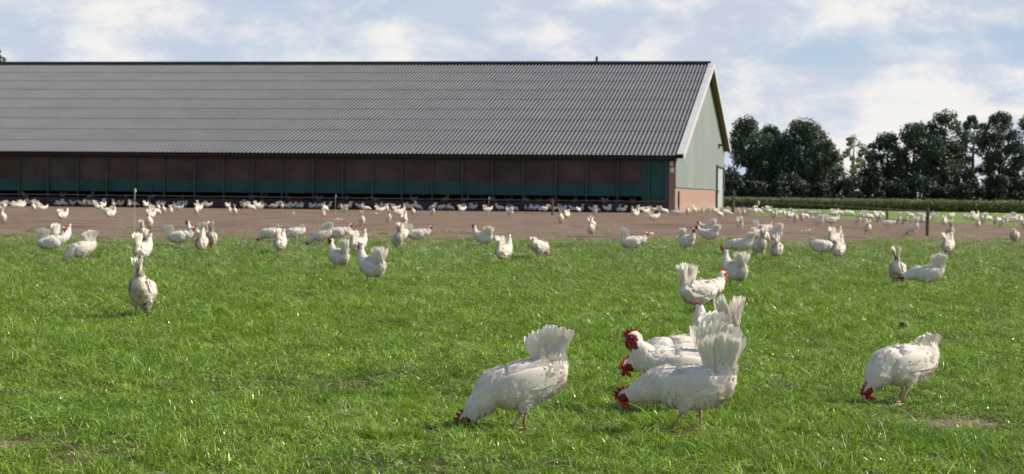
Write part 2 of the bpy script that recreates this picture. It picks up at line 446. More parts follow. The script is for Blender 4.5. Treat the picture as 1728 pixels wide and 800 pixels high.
mb.grid([A, Bq]); mb.grid([[p-Vector((0, 0, .12)) for p in A], [p-Vector((0, 0, .12)) for p in Bq]])
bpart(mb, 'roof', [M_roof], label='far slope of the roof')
mb = MB()   # underside of the front slope
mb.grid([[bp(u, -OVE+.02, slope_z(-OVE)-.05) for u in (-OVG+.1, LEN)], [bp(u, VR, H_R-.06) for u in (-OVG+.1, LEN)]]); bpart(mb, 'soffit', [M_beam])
mb = MB(); mb.tube([bp(-OVG+.2, VR, H_R+.08), bp(LEN, VR, H_R+.08)], [.13, .13], 8); bpart(mb, 'ridge_cap', [M_ridge])
ur = None
P = bp(0, VR, 0); d = ray(1007, 100); Am = np.array([[U.x, -d.x], [U.y, -d.y]]); ur = float(np.linalg.solve(Am, [-P.x, -P.y])[0])
mb = MB(); q = bp(ur, VR, H_R+.15); mb.tube([q, q+Vector((0, 0, .22)), q+Vector((0, 0, .23)), q+Vector((.02, 0, .36))], [.07, .07, .10, .03], 8); bpart(mb, 'ridge_vent', [M_ridge])
# gable verge: white flashing on top and in front
mb = MB()
for (va, za, vb, zb) in ((-OVE-.03, slope_z(-OVE), VR, H_R), (VR, H_R, WID+.6, slope_f(WID+.6))):
    a = [bp(-OVG+.32, va, za+.10), bp(-OVG-.02, va, za+.10), bp(-OVG-.02, va, za-.24), bp(-OVG+.03, va, za-.24), bp(-OVG+.03, va, za+.06), bp(-OVG+.32, va, za+.06)]
    c = [bp(-OVG+.32, vb, zb+.10), bp(-OVG-.02, vb, zb+.10), bp(-OVG-.02, vb, zb-.24), bp(-OVG+.03, vb, zb-.24), bp(-OVG+.03, vb, zb+.06), bp(-OVG+.32, vb, zb+.06)]
    mb.grid([a, c], closed=True, cap=True)
bpart(mb, 'verge_flashing', [M_white])
mb = MB()   # soffit boards of the gable overhang
for (va, za, vb, zb) in ((-OVE, slope_z(-OVE), VR, H_R), (VR, H_R, WID+.55, slope_f(WID+.55))):
    mb.grid([[bp(-OVG+.035, va, za-.12), bp(.0, va, za-.12)], [bp(-OVG+.035, vb, zb-.12), bp(.0, vb, zb-.12)]])
bpart(mb, 'gable_soffit', [M_soffit])
# gable wall: ribbed sheet above a brick plinth
PL = 1.27
mb = MB(); n = 300; top = []; bot = []
for i in range(n+1):
    v = WID*i/n; z = (slope_z(v) if v < VR else slope_f(v)) - .13
    off = -.02 if (i % 5) in (0, 1) else 0
    top.append(bp(off, v, z)); bot.append(bp(off, v, PL))
mb.grid([bot, top]); gable = bpart(mb, 'gable_wall', [M_sheet])
mb = MB(); mb.box(bp(-.03, WID/2, PL-.01), .06, WID, .05, U, V); bpart(mb, 'drip_flashing', [M_sheet])
mb = MB(); mb.box(bp(.15, WID/2, PL/2-.02), .30, WID, PL+.02-.04, U, V); mb.box(bp(.17, .13, 1.26), .33, .22, 2.50, U, V)
bpart(mb, 'brick_plinth', [M_brick])
# corner strip of dark brick between the green panel and the gable
# door near the far end of the gable
v1, v2 = v_at(1207.5), v_at(1216.5); HD = 2.55
door = None
mb = MB(); mb.box(bp(-.07, (v1+v2)/2, 1.32), .06, v2-v1, 2.64, U, V); door = bpart(mb, 'door', [mat('door_panel', (.33, .40, .39), .5)])
mb = MB()
for vv in (v1-.05, v2+.05): mb.box(bp(-.09, vv, 1.38), .12, .10, 2.76, U, V)
mb.box(bp(-.10, (v1+v2)/2, 2.80), .14, v2-v1+.3, .10, U, V)
fr = bpart(mb, 'door_frame', [mat('door_frame', (.16, .17, .17), .5)])
mb = MB(); mb.box(bp(-.14, v1+.5, 1.1), .05, .06, .2, U, V); hd_ = bpart(mb, 'handle', [M_post])
mb = MB(); vl = v_at(1211); zl = h_at(1211, 245, vl); mb.box(bp(-.15, vl, zl), .3, .5, .14, U, V); mb.box(bp(-.05, vl, zl-.12), .08, .12, .2, U, V); bpart(mb, 'gable_lamp', [M_ridge])
mb = MB(); v3 = v_at(1219.3); mb.box(bp(-.05, (v3+WID)/2, 2.1), .05, (WID-v3)*.8, 1.5, U, V); bpart(mb, 'vent_shutter', [M_beam])
# front: beam, posts, netting, green panel, rail, interior
uc = u_at(1124.5); ug = u_at(1083)
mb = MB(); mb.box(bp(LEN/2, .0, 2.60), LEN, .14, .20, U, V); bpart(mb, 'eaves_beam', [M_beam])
mb = MB(); mb.box(bp(LEN/2+.1, -OVE+.12, slope_z(-OVE)-.09), LEN+.5, .06, .06, U, V); bpart(mb, 'gutter', [M_ridge])
mb = MB(); mb.box(bp((ug+LEN)/2, .10, (1.40+2.50)/2), LEN-ug, .02, 1.10, U, V); bpart(mb, 'netting', [M_mesh])
mb = MB()
nseg = 90; rowsA = [[], []]
for i in range(nseg*4+1):
    u = ug + (LEN-ug)*i/(nseg*4); off = .012*math.sin(i*2.1)
    rowsA[0].append(bp(u, .07+off, .79)); rowsA[1].append(bp(u, .07+off, 1.40))
mb.grid(rowsA); bpart(mb, 'windbreak_curtain', [M_green])
mb = MB(); mb.box(bp((uc+ug)/2, .07, (.35+2.5)/2), ug-uc, .03, 2.15, U, V); bpart(mb, 'corner_panel', [M_green])
posts_px = [32, 81, 131, 180, 228, 277, 328.5, 377.5, 426.6, 475.8, 528, 578, 628.8, 678, 729, 780, 831, 883, 937.5, 989.5, 1042, 1094, 1124.5]
pus = [u_at(p) for p in posts_px]; pus += [pus[0] + (pus[0]-pus[1])*k for k in range(1, 10) if pus[0] + (pus[0]-pus[1])*k < LEN]
for k, u in enumerate(pus):
    mb = MB(); ww = .048 if k != 22 else .10; mb.box(bp(u, -.02, 1.25), ww, .08, 2.50, U, V); bpart(mb, 'post', [M_post])
mb = MB()
for a, b_ in zip(sorted(pus), sorted(pus)[1:]):
    sgz = .015*math.sin(a*3)
    mb.tube([bp(a, -.09, .55+.0016*a), bp((a+b_)/2, -.09, .535+.0016*a+sgz), bp(b_, -.09, .55+.0016*b_)], [.028]*3, 6)
bpart(mb, 'low_rail', [mat('weathered_rail', (.20, .145, .12), .8)])
mb = MB(); mb.box(bp(LEN/2+.3, 5.4, .19), LEN-.6, 9.9, .38, U, V); bpart(mb, 'floor', [M_floor])
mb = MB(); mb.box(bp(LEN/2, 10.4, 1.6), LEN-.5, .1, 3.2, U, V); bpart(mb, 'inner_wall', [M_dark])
mb = MB(); mb.box(bp(LEN/2, WID-.2, H_F/2), LEN, .2, H_F, U, V); mb.box(bp(LEN, WID/2, 1.4), .2, WID, 2.8, U, V); bpart(mb, 'wall', [M_sheet])
mb = MB(); mb.box(bp((uc+LEN)/2, -.085, .235), LEN-uc, .03, .47, U, V); bpart(mb, 'kick_board', [mat('soiled_board', (.05, .038, .032), .9, fn=vary((.034, .026, .022), (.075, .057, .046), 1.5))])
for (px, zz, ss) in ((1133, 2.36, .13), (1133.5, 2.05, .17)):
    mb = MB(); u = u_at(px); mb.box(bp(u, -.12, zz), ss, .12, ss*1.1, U, V); mb.box(bp(u, -.03, zz+.1), .05, .08, .12, U, V); bpart(mb, 'wall_lamp', [M_lamp])
# slack net struts leaning in the green band
for px in (255, 512, 714):
    u = u_at(px); mb = MB(); mb.tube([bp(u, -.02, .72), bp(u+.02, -.05, 1.1), bp(u-.15, -.06, 1.22)], [.02, .018, .03], 6); bpart(mb, 'strut', [M_post])

# ------------------------------------------------------------------ fence posts, rods, wires
M_wood = mat('weathered_wood', (.10, .075, .045), .85, fn=vary((.07, .055, .035), (.15, .115, .07), 8))
M_rod = mat('white_plastic', (.45, .46, .45), .5)
M_wire = mat('wire', (.16, .12, .10), .6)
def fpost(px, py, h, r, label, insul=True):
    x, y = px_ground(px, py)
    t = thing('fence_post', label, 'fence post', (x, y, ground_z(x, y)), group='posts of the yard fence')
    mb = MB(); mb.tube([(0, 0, -.2), (0, 0, h*.5), (.005, 0, h), (.005, 0, h+.01)], [r, r*.97, r*.93, r*.4], 10); mb.build('post', M_wood, t)
    if insul:
        mb = MB(); mb.tube([(r*.6, -.0, h-.10), (r+.07, -.02, h-.07), (r+.10, -.02, h-.12)], [.014, .022, .012], 6); mb.build('insulator', M_rod, t)
    return x, y
A1 = fpost(1565, 397, .63, .042, 'dark wooden fence post on bare soil with white insulator at its top')
A2 = fpost(1497, 371, .42, .05, 'short shaded wooden fence post at the edge of the far grass strip', False)
A3 = fpost(1237, 359, .84, .085, 'thick dark wooden fence post just beside the far barn corner')
A4 = fpost(1145, 362.5, 1.04, .05, 'slim black post standing in front of the brick plinth', False)
A5 = fpost(932, 364, .60, .05, 'pale weathered fence post among hens before the open barn front', False)
def frod(px, py, h, label):
    x, y = px_ground(px, py)
    t = thing('fence_rod', label, 'fence rod', (x, y, ground_z(x, y)), group='white fence rods')
    mb = MB(); mb.tube([(0, 0, -.05), (0, 0, h)], [.006, .006], 8); mb.build('rod', M_rod, t)
    mb = MB(); mb.tube([(0, 0, h-.06), (.01, 0, h-.03), (.01, 0, h+.03), (0, 0, h+.04)], [.010, .022, .022, .008], 8); mb.build('insulator', M_rod, t)
    return x, y
F1 = frod(227, 391, .86, 'tall thin white fence rod with knob standing on soil near the barn')
F2 = frod(566, 363, .72, 'thin white fence rod with knob before the middle of the barn')
F3 = frod(825, 362, .68, 'faint thin white fence rod with knob among the shaded hens')
F4 = frod(1278, 412, .75, 'thin pale fence rod standing where soil meets grass')
def wire(name, pts_, r, label, m=None):
    mb = MB(); mb.tube([Vector(p) for p in pts_], [r]*len(pts_), 5); o = mb.build(name, m or M_wire); return tag(o, label, 'fence wire', 'wires of the yard fence')
for h, nm in ((.56, 'upper'), (.30, 'lower')):
    wire('fence_wire', [(A1[0], A1[1], h), (A3[0], A3[1], h+.05)], .010, '%s fence wire running from the soil post towards the barn corner' % nm)

# ------------------------------------------------------------------ maize field
def maize_fn(t, b):
    p = pos(t); n = t.noise(p, .7, 4); oi = t.add('ShaderNodeObjectInfo').outputs['Random']
    c = t.mix(t.rng(n, .35, .65), (.115, .160, .040), (.17, .215, .065)); c = t.mix(t.math('MULTIPLY', oi, .45), c, (.22, .23, .085))
    link(t, c, b.inputs['Base Color']); translucent(t, b, .25, (.12, .20, .02))
M_maize = mat('maize_leaf', rough=.4, fn=maize_fn, spec=.5)
M_tassel = mat('maize_tassel', (.34, .29, .13), .8)
protos = []
for k in range(4):
    mb = MB(); h = random.uniform(.70, .80)
    mb.tube([(0, 0, 0), (0, 0, h*.9)], [.013, .007], 5)
    for i in range(13):
        z = h*(.08+.84*i/13); a = i*math.pi + random.uniform(-.9, .9); L = random.uniform(.28, .45)
        d = Vector((math.cos(a), math.sin(a), 0)); s = Vector((-d.y, d.x, 0)); Lr = []; Rr = []
        for q in range(6):
            t_ = q/5; p = Vector((0, 0, z)) + d*(L*.75*t_) + Vector((0, 0, L*(.62*t_-.95*t_*t_))); ww = .048*math.sin(math.pi*min(1, .15+.85*t_))+.003
            if p.z > h: p.z = h
            Lr.append(p-s*ww); Rr.append(p+s*ww)
        mb.grid([Lr, Rr])
    for i in range(4):
        if k % 2 == 0: blade(mb, 0, 0, .08, .014, random.uniform(0, 6.28), .5, 1, 2, base=h*.92)
    protos.append(mb.mesh('maize_plant', [M_maize, M_tassel]))
FRONT = [(120, 31.0), (100, 33.0), (150, 32.6), (185, 30.0), (205, 24.0)]
pts = []; rot = []; scl = []; idx = []
edge = [(60, 78), (38, 104), (29.7, 117), (25.4, 124), (20.6, 136), (16.6, 150), (8, 172)]
for (xa, ya), (xb, yb) in zip(edge, edge[1:]):
    L = math.hypot(xb-xa, yb-ya); tx, ty = (xb-xa)/L, (yb-ya)/L; nx_, ny_ = ty, -tx
    if ny_*1 + nx_*.5 < 0: nx_, ny_ = -nx_, -ny_
    for row in range(9):
        k = 0
        while k*.17 < L:
            q = k*.17 + random.uniform(-.04, .04); k += 1
            if row > 3 and random.random() < .5: continue
            off = row*.7 + random.uniform(-.08, .08)
            pts.append((xa+tx*q+nx_*off, ya+ty*q+ny_*off, 0)); rot.append((random.uniform(-.06, .06), random.uniform(-.06, .06), random.uniform(0, 6.28)))
            s = random.uniform(.95, 1.07); scl.append((s*1.15, s*1.15, s)); idx.append(random.randrange(4))
instancer('maize', pts, rot, scl, idx, protos, 'dense field of low green maize below the tree line', 'maize')
print('maize', len(pts))

# ------------------------------------------------------------------ trees
def leaf_mat(name, c1, c2, tr=.2):
    def fn(t, b):
        p = pos(t); n = t.noise(p, .55, 4, .6); c = t.mix(t.rng(n, .35, .65), c1, c2)
        link(t, c, b.inputs['Base Color']); translucent(t, b, tr, tuple(v*1.5 for v in c2))
    return mat(name, rough=.55, fn=fn, spec=.3)
M_leafA = leaf_mat('oak_leaf', (.036, .062, .036), (.062, .094, .048))
M_leafB = leaf_mat('birch_leaf', (.10, .125, .055), (.15, .175, .075), .4)
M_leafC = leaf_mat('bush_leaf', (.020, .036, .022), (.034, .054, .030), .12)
M_bark = mat('bark', (.07, .06, .05), .9, fn=vary((.05, .04, .03), (.11, .095, .08), 5))
def tree(px, ytop, wpx, Z, label, dense=1.0, leaf=None, low=.10, cat='tree', group='trees behind the maize', name='tree', nclump=None, hscale=1.0):
    d = ray(px, 340); x = d.x/d.y*Z; y = Z
    dtop = ray(px, ytop); H = (HC + dtop.z/dtop.y*Z); W = wpx/FPX*Z
    t = thing(name, label, cat, (x, y, 0), group=group)
    rnd = random.Random(int(px*7+ytop)); mb = MB()
    r0 = H*.022+.05
    mb.tube([(0, 0, -.3), (0, 0, H*.2), (rnd.uniform(-.2, .2), rnd.uniform(-.2, .2), H*.55), (rnd.uniform(-.3, .3), 0, H*.9)], [r0*1.2, r0, r0*.55, .03], 8)
    tips = []
    for i in range(13):
        z0 = H*rnd.uniform(.15, .75); a = rnd.uniform(0, 6.28); L = W*.5*rnd.uniform(.5, .95)*(1-.5*z0/H)
        e = Vector((math.cos(a)*L, math.sin(a)*L, z0+L*rnd.uniform(.25, .8)))
        m_ = Vector((math.cos(a)*L*.5, math.sin(a)*L*.5, z0+L*.2))
        mb.tube([(0, 0, z0), m_, e], [r0*.4, r0*.25, .02], 5)
    mb.build('trunk', M_bark, t)
    mb = MB(); nc = nclump or int(80*(.35+.65*dense)*max(.6, W/6))
    cl_ = []
    for i in range(nc):
        for _ in range(20):
            zz = rnd.uniform(low, .97); a = rnd.uniform(0, 6.28)
            prof = math.sin(math.pi*min(1, max(0.02, (zz-low+.12)/(1.12-low))))**.55
            if zz > .72: prof *= math.sqrt(max(.05, 1-((zz-.72)/.32)**2))
            rr = W*.5*prof*math.sqrt(rnd.uniform(.12, 1))
            c = Vector((rr*math.cos(a), rr*math.sin(a), zz*H))
            if all((c-q[0]).length > .42 for q in cl_): break
        cl_.append((c, rnd.uniform(.45, .95)*W/6*(1.2 if dense > .8 else .8)))
    for (c, r) in cl_:
        nl = int(135*dense*r/.6)
        for i in range(nl):
            v = Vector((rnd.gauss(0, 1), rnd.gauss(0, 1), rnd.gauss(0, .75))).normalized()*(r*rnd.uniform(.2, 1.08)**.6)
            p = c+v; n_ = (v.normalized()*.5+Vector((rnd.uniform(-1, 1), rnd.uniform(-1, 1), rnd.uniform(-.2, 1)))).normalized()
            a = n_.orthogonal().normalized(); a.rotate(Matrix.Rotation(rnd.uniform(0, 6.28), 3, n_)); b = n_.cross(a)
            s = rnd.uniform(.09, .19)
            mb.poly([p-a*s, p+b*s*.62, p+a*s, p-b*s*.62])
    mb.build('crown', leaf or M_leafA, t)
    return t
tree(1262, 203, 92, 232, 'broad dark round tree closest to the barn gable')
tree(1300, 214, 74, 240, 'dark tree squeezed between the two broadest crowns near the barn')
tree(1356, 207, 108, 230, 'widest dark rounded tree, beside the gap in the tree line', 1.0)
tree(1393, 236, 58, 224, 'lower dark tree on the sloping side of the widest crown')
tree(1437, 227, 58, 238, 'thin sparse light green tree in the gap of the tree line', .55, M_leafB)
tree(1468, 240, 56, 244, 'small see-through tree just after the gap in the tree line', .6)
tree(1497, 226, 80, 232, 'medium loose tree rising from the gap towards the tall trees', .9)
tree(1542, 207, 84, 230, 'tall tree with ragged side at the start of the tall row', .85)
tree(1592, 191, 92, 226, 'tall full tree with a rounded lighter top, broadest of the tall row', .9)
tree(1641, 195, 76, 232, 'narrow tall tree with sky showing through its middle', .8)
tree(1685, 189, 80, 228, 'tallest domed tree of the row, near the edge of the picture', .9)
tree(1736, 193, 76, 224, 'tall tree cut by the picture edge at the end of the row', .9)
tree(1790, 196, 80, 226, 'tall tree beyond the picture edge', .9)
tree(-6, 66, 62, 175, 'tip of a slim tree showing above the barn ridge', .6, M_leafB, group=None, nclump=46)
bl = ('close behind the maize beside the barn', 'under the closest tree to the barn', 'under the widest tree', 'at the foot of the sloping crown', 'filling the gap in the tree line', 'below the small see-through tree', 'under the medium loose tree', 'below the first tall tree', 'under the broad tall tree', 'under the narrow tall tree', 'under the tallest domed tree', 'at the picture edge under the last tree')
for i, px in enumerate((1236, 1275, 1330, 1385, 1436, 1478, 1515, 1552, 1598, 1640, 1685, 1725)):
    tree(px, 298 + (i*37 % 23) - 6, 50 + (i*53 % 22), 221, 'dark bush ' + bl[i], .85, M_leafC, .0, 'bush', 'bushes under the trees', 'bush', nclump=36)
# far hazy wood behind
# ------------------------------------------------------------------ hens
def feather_fn(dirty):
    def fn(t, b):
        p = objco(t); oi = t.add('ShaderNodeObjectInfo').outputs['Random']
        pv = t.add('ShaderNodeVectorMath', {0: p, 1: t.add('ShaderNodeCombineXYZ', {0: t.math('MULTIPLY', oi, 9.0)}).outputs[0]}, operation='ADD').outputs[0]
        n = t.noise(pv, 14, 4, .6); n2 = t.noise(pv, 45, 4, .7)
        c = t.mix(t.rng(n, .3, .7), (.84, .78, .67), (.89, .845, .76))
        att = t.add('ShaderNodeAttribute', attribute_name='soil').outputs['Fac']
        k = t.math('MULTIPLY', att, t.rng(t.math('ADD', n, t.math('MULTIPLY', n2, .4)), .45, .85), clamp=True)
        c = t.mix(k, c, (.33, .235, .16))
        c = t.mix(t.math('MULTIPLY', t.rng(n2, .58, .75), dirty), c, (.52, .43, .33))
        link(t, c, b.inputs['Base Color'])
        translucent(t, b, .22, (.86, .80, .70))
    return fn
M_feath = mat('white_feather', rough=.85, fn=feather_fn(.03), spec=.12)
M_tailf = mat('tail_feather', rough=.8, fn=feather_fn(.04), spec=.15)
M_red = mat('red_comb_skin', (.42, .018, .020), .5, fn=vary((.30, .014, .018), (.52, .030, .030), 70, co=objco), spec=.35)
M_face = mat('dark_red_face_skin', (.22, .02, .02), .6, fn=vary((.13, .014, .014), (.33, .035, .030), 90, co=objco), spec=.3)
M_leg = mat('leg_skin', (.42, .27, .18), .6, fn=vary((.34, .20, .13), (.50, .35, .24), 60, co=objco))
M_beak = mat('beak_horn', (.50, .36, .20), .45)
M_eye = mat('eye', (.02, .012, .01), .15, spec=.6)

HIP = Vector((0, 0, .180))
BODY = [(-.160, .092, .009, .012), (-.160, .062, .020, .028), (-.150, .018, .041, .052), (-.116, -.006, .062, .074), (-.06, -.010, .077, .085), (-.005, -.006, .084, .087), (.045, -.002, .083, .082), (.085, .016, .067, .064)]
POSES = {   # body pitch, neck (x, z, ry, rz), head centre, head pitch
    'alert': (10, [(.116, .235, .050, .052), (.132, .278, .037, .039), (.142, .315, .028, .030)], (.152, .346), -4),
    'walk': (3, [(.130, .210, .058, .058), (.160, .240, .045, .047), (.180, .268, .033, .034)], (.197, .297), -12),
    'low': (-5, [(.132, .165, .062, .062), (.176, .150, .048, .047), (.212, .138, .034, .034)], (.240, .130), -38),
    'peck': (-17, [(.125, .122, .056, .055), (.158, .090, .043, .042), (.180, .066, .032, .032)], (.198, .046), -56),
    'graze': (-10, [(.125, .130, .060, .058), (.150, .105, .044, .042), (.165, .085, .030, .030)], (.178, .068), -55),
}
def feather(mb, base, d, nrm_, L, W_, m=0, seg=4, camber=.12, curve=0.0, rag=0.0, rnd=random):
    d = d.normalized(); s = d.cross(nrm_).normalized(); n_ = s.cross(d).normalized()
    prof = {2: (.5, 1, .0), 3: (.5, 1, .8, .05), 4: (.45, .85, 1, .8, .1), 7: (.25, .5, .75, .92, 1, .96, .75, .15)}[seg]
    rows = [[], [], []]
    for k in range(seg+1):
        t = k/seg; p = base + d*(L*t) + n_*(curve*L*t*t); ww = W_*.5*prof[k]
        jr = (rnd.uniform(-1, 1)*rag*W_ if rag else 0)
        rows[0].append(p - s*(ww+jr) - n_*(ww*camber)); rows[1].append(p); rows[2].append(p + s*(ww+jr*.7) - n_*(ww*camber))
    mb.grid(rows, m)

def hen_parts(pose, tailp, stride=.02, headyaw=0, detail=True, seed=1):
    """returns dict name -> (mesh list)"""
    rnd = random.Random(seed)
    pitch, neck, hc, hp = POSES[pose]
    rm = Matrix.Rotation(-R(pitch), 3, 'Y')
    def bd(x, z): return HIP + rm @ Vector((x, 0, z))
    st = [(bd(x, z), a, b) for (x, z, a, b) in BODY]
    st += [(Vector((x, 0, z)), a, b) for (x, z, a, b) in neck]
    hcv = Vector((hc[0], 0, hc[1]))
    hm = Matrix.Rotation(R(headyaw), 3, 'Z') @ Matrix.Rotation(-R(hp), 3, 'Y')
    fw = hm @ Vector((1, 0, 0))
    st += [(hcv - fw*.012, .0235, .0255), (hcv + fw*.006, .0225, .0235), (hcv + fw*.022, .0145, .014), (hcv + fw*.028, .007, .007)]
    sm = smooth_st(st, 6 if detail else 2)
    HM = hm.to_4x4() @ Matrix.Scale(1.16, 4); HM.translation = hcv
    legs = []
    for sgn in (1, -1):
        fx = stride*sgn
        hip = bd(-.005, -.035) + Vector((0, sgn*.044, 0)); hock = Vector((fx*.55-.022, sgn*.042, .078)); foot = Vector((fx, sgn*.042, .006))
        legs.append((hip, hock, foot))
    out = {}
    def soil_of(v):
        vent = bd(-.135, -.045); q = (v-vent).length
        s = max(0, 1-q/.07)*1.3
        s += max(0, (.115-v.z)/.09)*.55 if v.z < .115 else 0
        return min(1.3, s + .08)
    def finish(me):
        me.attributes.new('soil', 'FLOAT', 'POINT').data.foreach_set('value', [soil_of(v.co) for v in me.vertices]); return me
    if detail:
        mb = MB(); mb.grid(loft_rows(sm, 28), 0, True, True)
        for (hip, hock, foot) in legs:
            tst = smooth_st([(hip+Vector((-.01, 0, .04)), .03, .045), (hip, .036, .050), (hip.lerp(hock, .5), .026, .032), (hip.lerp(hock, .85), .013, .015), (hock, .008, .009)], 4)
            mb.grid(loft_rows(tst, 16), 0, True, True)
        tm = mb.mesh('tmp', [M_feath]); to = bpy.data.objects.new('tmp', tm); COL.objects.link(to)
        md = to.modifiers.new('r', 'REMESH'); md.mode = 'VOXEL'; md.voxel_size = .0048; md.use_smooth_shade = True
        ms = to.modifiers.new('s', 'SMOOTH'); ms.factor = .5; ms.iterations = 5
        dg = bpy.context.evaluated_depsgraph_get(); bm_ = bpy.data.meshes.new_from_object(to.evaluated_get(dg)); bpy.data.objects.remove(to)
        mb = MB(); mb.v = [tuple(v.co) for v in bm_.vertices]; HI = HM.inverted()
        nvv = [v.normal.copy() for v in bm_.vertices]
        # soft lumps so that the plumage is not a smooth egg
        for i, v in enumerate(bm_.vertices):
            k = mnoise.noise(v.co*28+Vector((seed, 0, 0)))*.0035 + mnoise.noise(v.co*75)*.0012
            if (v.co-hcv).length < .035: k *= .2
            mb.v[i] = tuple(v.co + nvv[i]*k)
        for f in bm_.polygons:
            mb.f.append(tuple(f.vertices)); q = HI @ f.center
            mb.m.append(3 if (q.x > -.004 and q.length < .05 and q.z < .013) or (q.x > -.012 and q.length < .030 and q.z < .008) else 0)
        # feathers laid along the body towards the tail
        sp = [s[0] for s in sm]; polys = [f for f in bm_.polygons]
        nfe = 1900
        for _ in range(nfe):
            f = rnd.choice(polys); c = f.center; q = HI @ c
            if q.length < .040 and q.x > -.014: continue
            n_ = f.normal.copy(); j = min(range(len(sp)), key=lambda k: (sp[k]-c).length_squared)
            T = (sp[max(j-1, 0)] - sp[min(j+1, len(sp)-1)]).normalized(); T = T + Vector((0, 0, -.25 if c.x > -.1 else .2))
            frac = j/len(sp)
            d = (T - n_*T.dot(n_))
            if d.length < .2 or c.z < .085 or (c.z < .13 and c.x < -.02): d = Vector((-.3, 0, -1)); d = d - n_*d.dot(n_); fl = True
            else: fl = False
            d.normalize(); d = (d + Vector([rnd.uniform(-.2, .2) for _ in range(3)])).normalized()
            rump = c.x < -.09 or fl
            if rump: L = rnd.uniform(.014, .026); Wd = L*.45; tilt = rnd.uniform(.05, .26)
            elif frac > .62: L = rnd.uniform(.010, .018); Wd = L*.5; tilt = rnd.uniform(.03, .14)
            else: L = rnd.uniform(.022, .036); Wd = L*.62; tilt = rnd.uniform(.0, .05)
            feather(mb, c + n_*.0002, d + n_*tilt, n_ - d*tilt, L, Wd, 0, 3, .18, rnd=rnd)
        feet = MB()
        for (hip, hock, foot) in legs:
            mb.tube([hock+Vector((0, 0, .008)), hock, hock.lerp(foot, .5), foot+Vector((0, 0, .004))], [.0072, .0068, .0052, .0062], 10, 2)
            for a, L in ((0, .048), (.55, .040), (-.55, .040), (math.pi, .020)):
                e = foot + Vector((math.cos(a)*L, math.sin(a)*L, 0)); mid = foot.lerp(e, .55) + Vector((0, 0, .002))
                mb.tube([foot+Vector((0, 0, .003)), mid, e - Vector((0, 0, .002))], [.0050, .0042, .0018], 6, 2)
        me = finish(mb.mesh('hen_body', [M_feath, M_red, M_leg, M_face], True)); out['body'] = [me]
        # wings
        wl = []
        for sgn in (1, -1):
            ws = smooth_st([(bd(.092, .012)+Vector((0, sgn*.054, 0)), .004, .010), (bd(.065, .008)+Vector((0, sgn*.066, 0)), .013, .034), (bd(.015, .006)+Vector((0, sgn*.077, 0)), .012, .044), (bd(-.05, .010)+Vector((0, sgn*.074, 0)), .011, .038), (bd(-.11, .014)+Vector((0, sgn*.061, 0)), .009, .024), (bd(-.158, .016)+Vector((0, sgn*.044, 0)), .004, .008)], 5)
            m2 = MB(); m2.grid(loft_rows(ws, 16), 0, True, True)
            wdir = (bd(-.15, .012)-bd(.08, .0)).normalized()
            for r_ in range(9):       # rows of coverts, then long flight feathers at the lower edge
                for c_ in range(8):
                    u_ = r_/9; x_ = .085-.20*u_ + rnd.uniform(-.006, .006); h_ = .046*math.sin(math.pi*min(1, .12+.80*(1-u_*.75)))
                    z_ = .010 + h_*(1-2*c_/7)*.95
                    yo = .0895 - .026*max(0, u_-.35)/.65 - .024*abs(1-2*c_/7)**2 - .022*max(0, .25-u_)/.25 + rnd.uniform(-.001, .001)
                    b0 = bd(x_, z_) + Vector((0, sgn*yo, 0)); nn = Vector((0, sgn, .35*(1-2*c_/7))).normalized()
                    feather(m2, b0, wdir + Vector((0, 0, rnd.uniform(-.14, .05))) + nn*rnd.uniform(.02, .12), nn, rnd.uniform(.030, .050), .021, 0, 4, .2, rnd=rnd)
            for k in range(7):
                b0 = bd(-.03-.010*k, -.026+.007*k) + Vector((0, sgn*(.082-.003*k+.0018*(k % 2)), 0))
                feather(m2, b0, wdir + Vector((0, -sgn*.14, -.03+.02*k)), Vector((0, sgn, .1)), .105-.004*k, .024, 0, 7, .15, rnd=rnd)
            me = m2.mesh('hen_wing', [M_feath], True); finish(me); wl.append(me)
        out['wing'] = wl
    else:
        mb = MB(); mb.grid(loft_rows(sm, 12), 0, True, True)
        for (hip, hock, foot) in legs:
            mb.tube([hip, hip.lerp(hock, .6), hock], [.044, .024, .009], 8, 0); mb.tube([hock, foot], [.007, .006], 5, 2)
            mb.tube([foot, foot+Vector((.04, 0, 0))], [.006, .003], 4, 2)
        for _ in range(110):
            k = rnd.randrange(4, len(sm)-8); p, a, b = sm[k]; an = rnd.uniform(0, 6.28); n_ = Vector((0, math.cos(an), math.sin(an))); c = p + Vector((0, n_.y*a, n_.z*b))
            feather(mb, c, Vector((-1, 0, -.1))+n_*.12, n_, .045, .028, 0, 3, rnd=rnd)
        low_b = mb
    # tail fan: two tent-like rows of feathers
    tl = MB() if detail else low_b
    base = bd(-.148, .040); L0, a0, a1, splay, nf, rag = tailp
    if detail: nf = int(nf*2.0)
    for sgn in (1, -1):
        for k in range(nf):
            f_ = k/max(1, nf-1); a = R(a0 + (a1-a0)*f_ + rnd.uniform(-3, 3)) + R(pitch)*.5
            d = Vector((-math.cos(a), sgn*math.sin(R(splay*(1-.35*f_)+rnd.uniform(-2, 2))), math.sin(a))).normalized()
            L = L0*(1-.12*abs(f_-.45)*2)*rnd.uniform(.94, 1.03)
            bpt = base + rm @ Vector((.060*f_-.010, sgn*(.004+.0026*((k*5) % 4)), -.012*f_))
            n_ = Vector((rnd.uniform(-.15, .25), sgn, rnd.uniform(-.1, .15)))
            feather(tl, bpt, d, n_, L, (.040 if nf < 15 else .031) if detail else .044, 0 if not detail else 0, 7 if detail else 4, .10, rnd.uniform(-.05, .16), rag*.11, rnd=rnd)
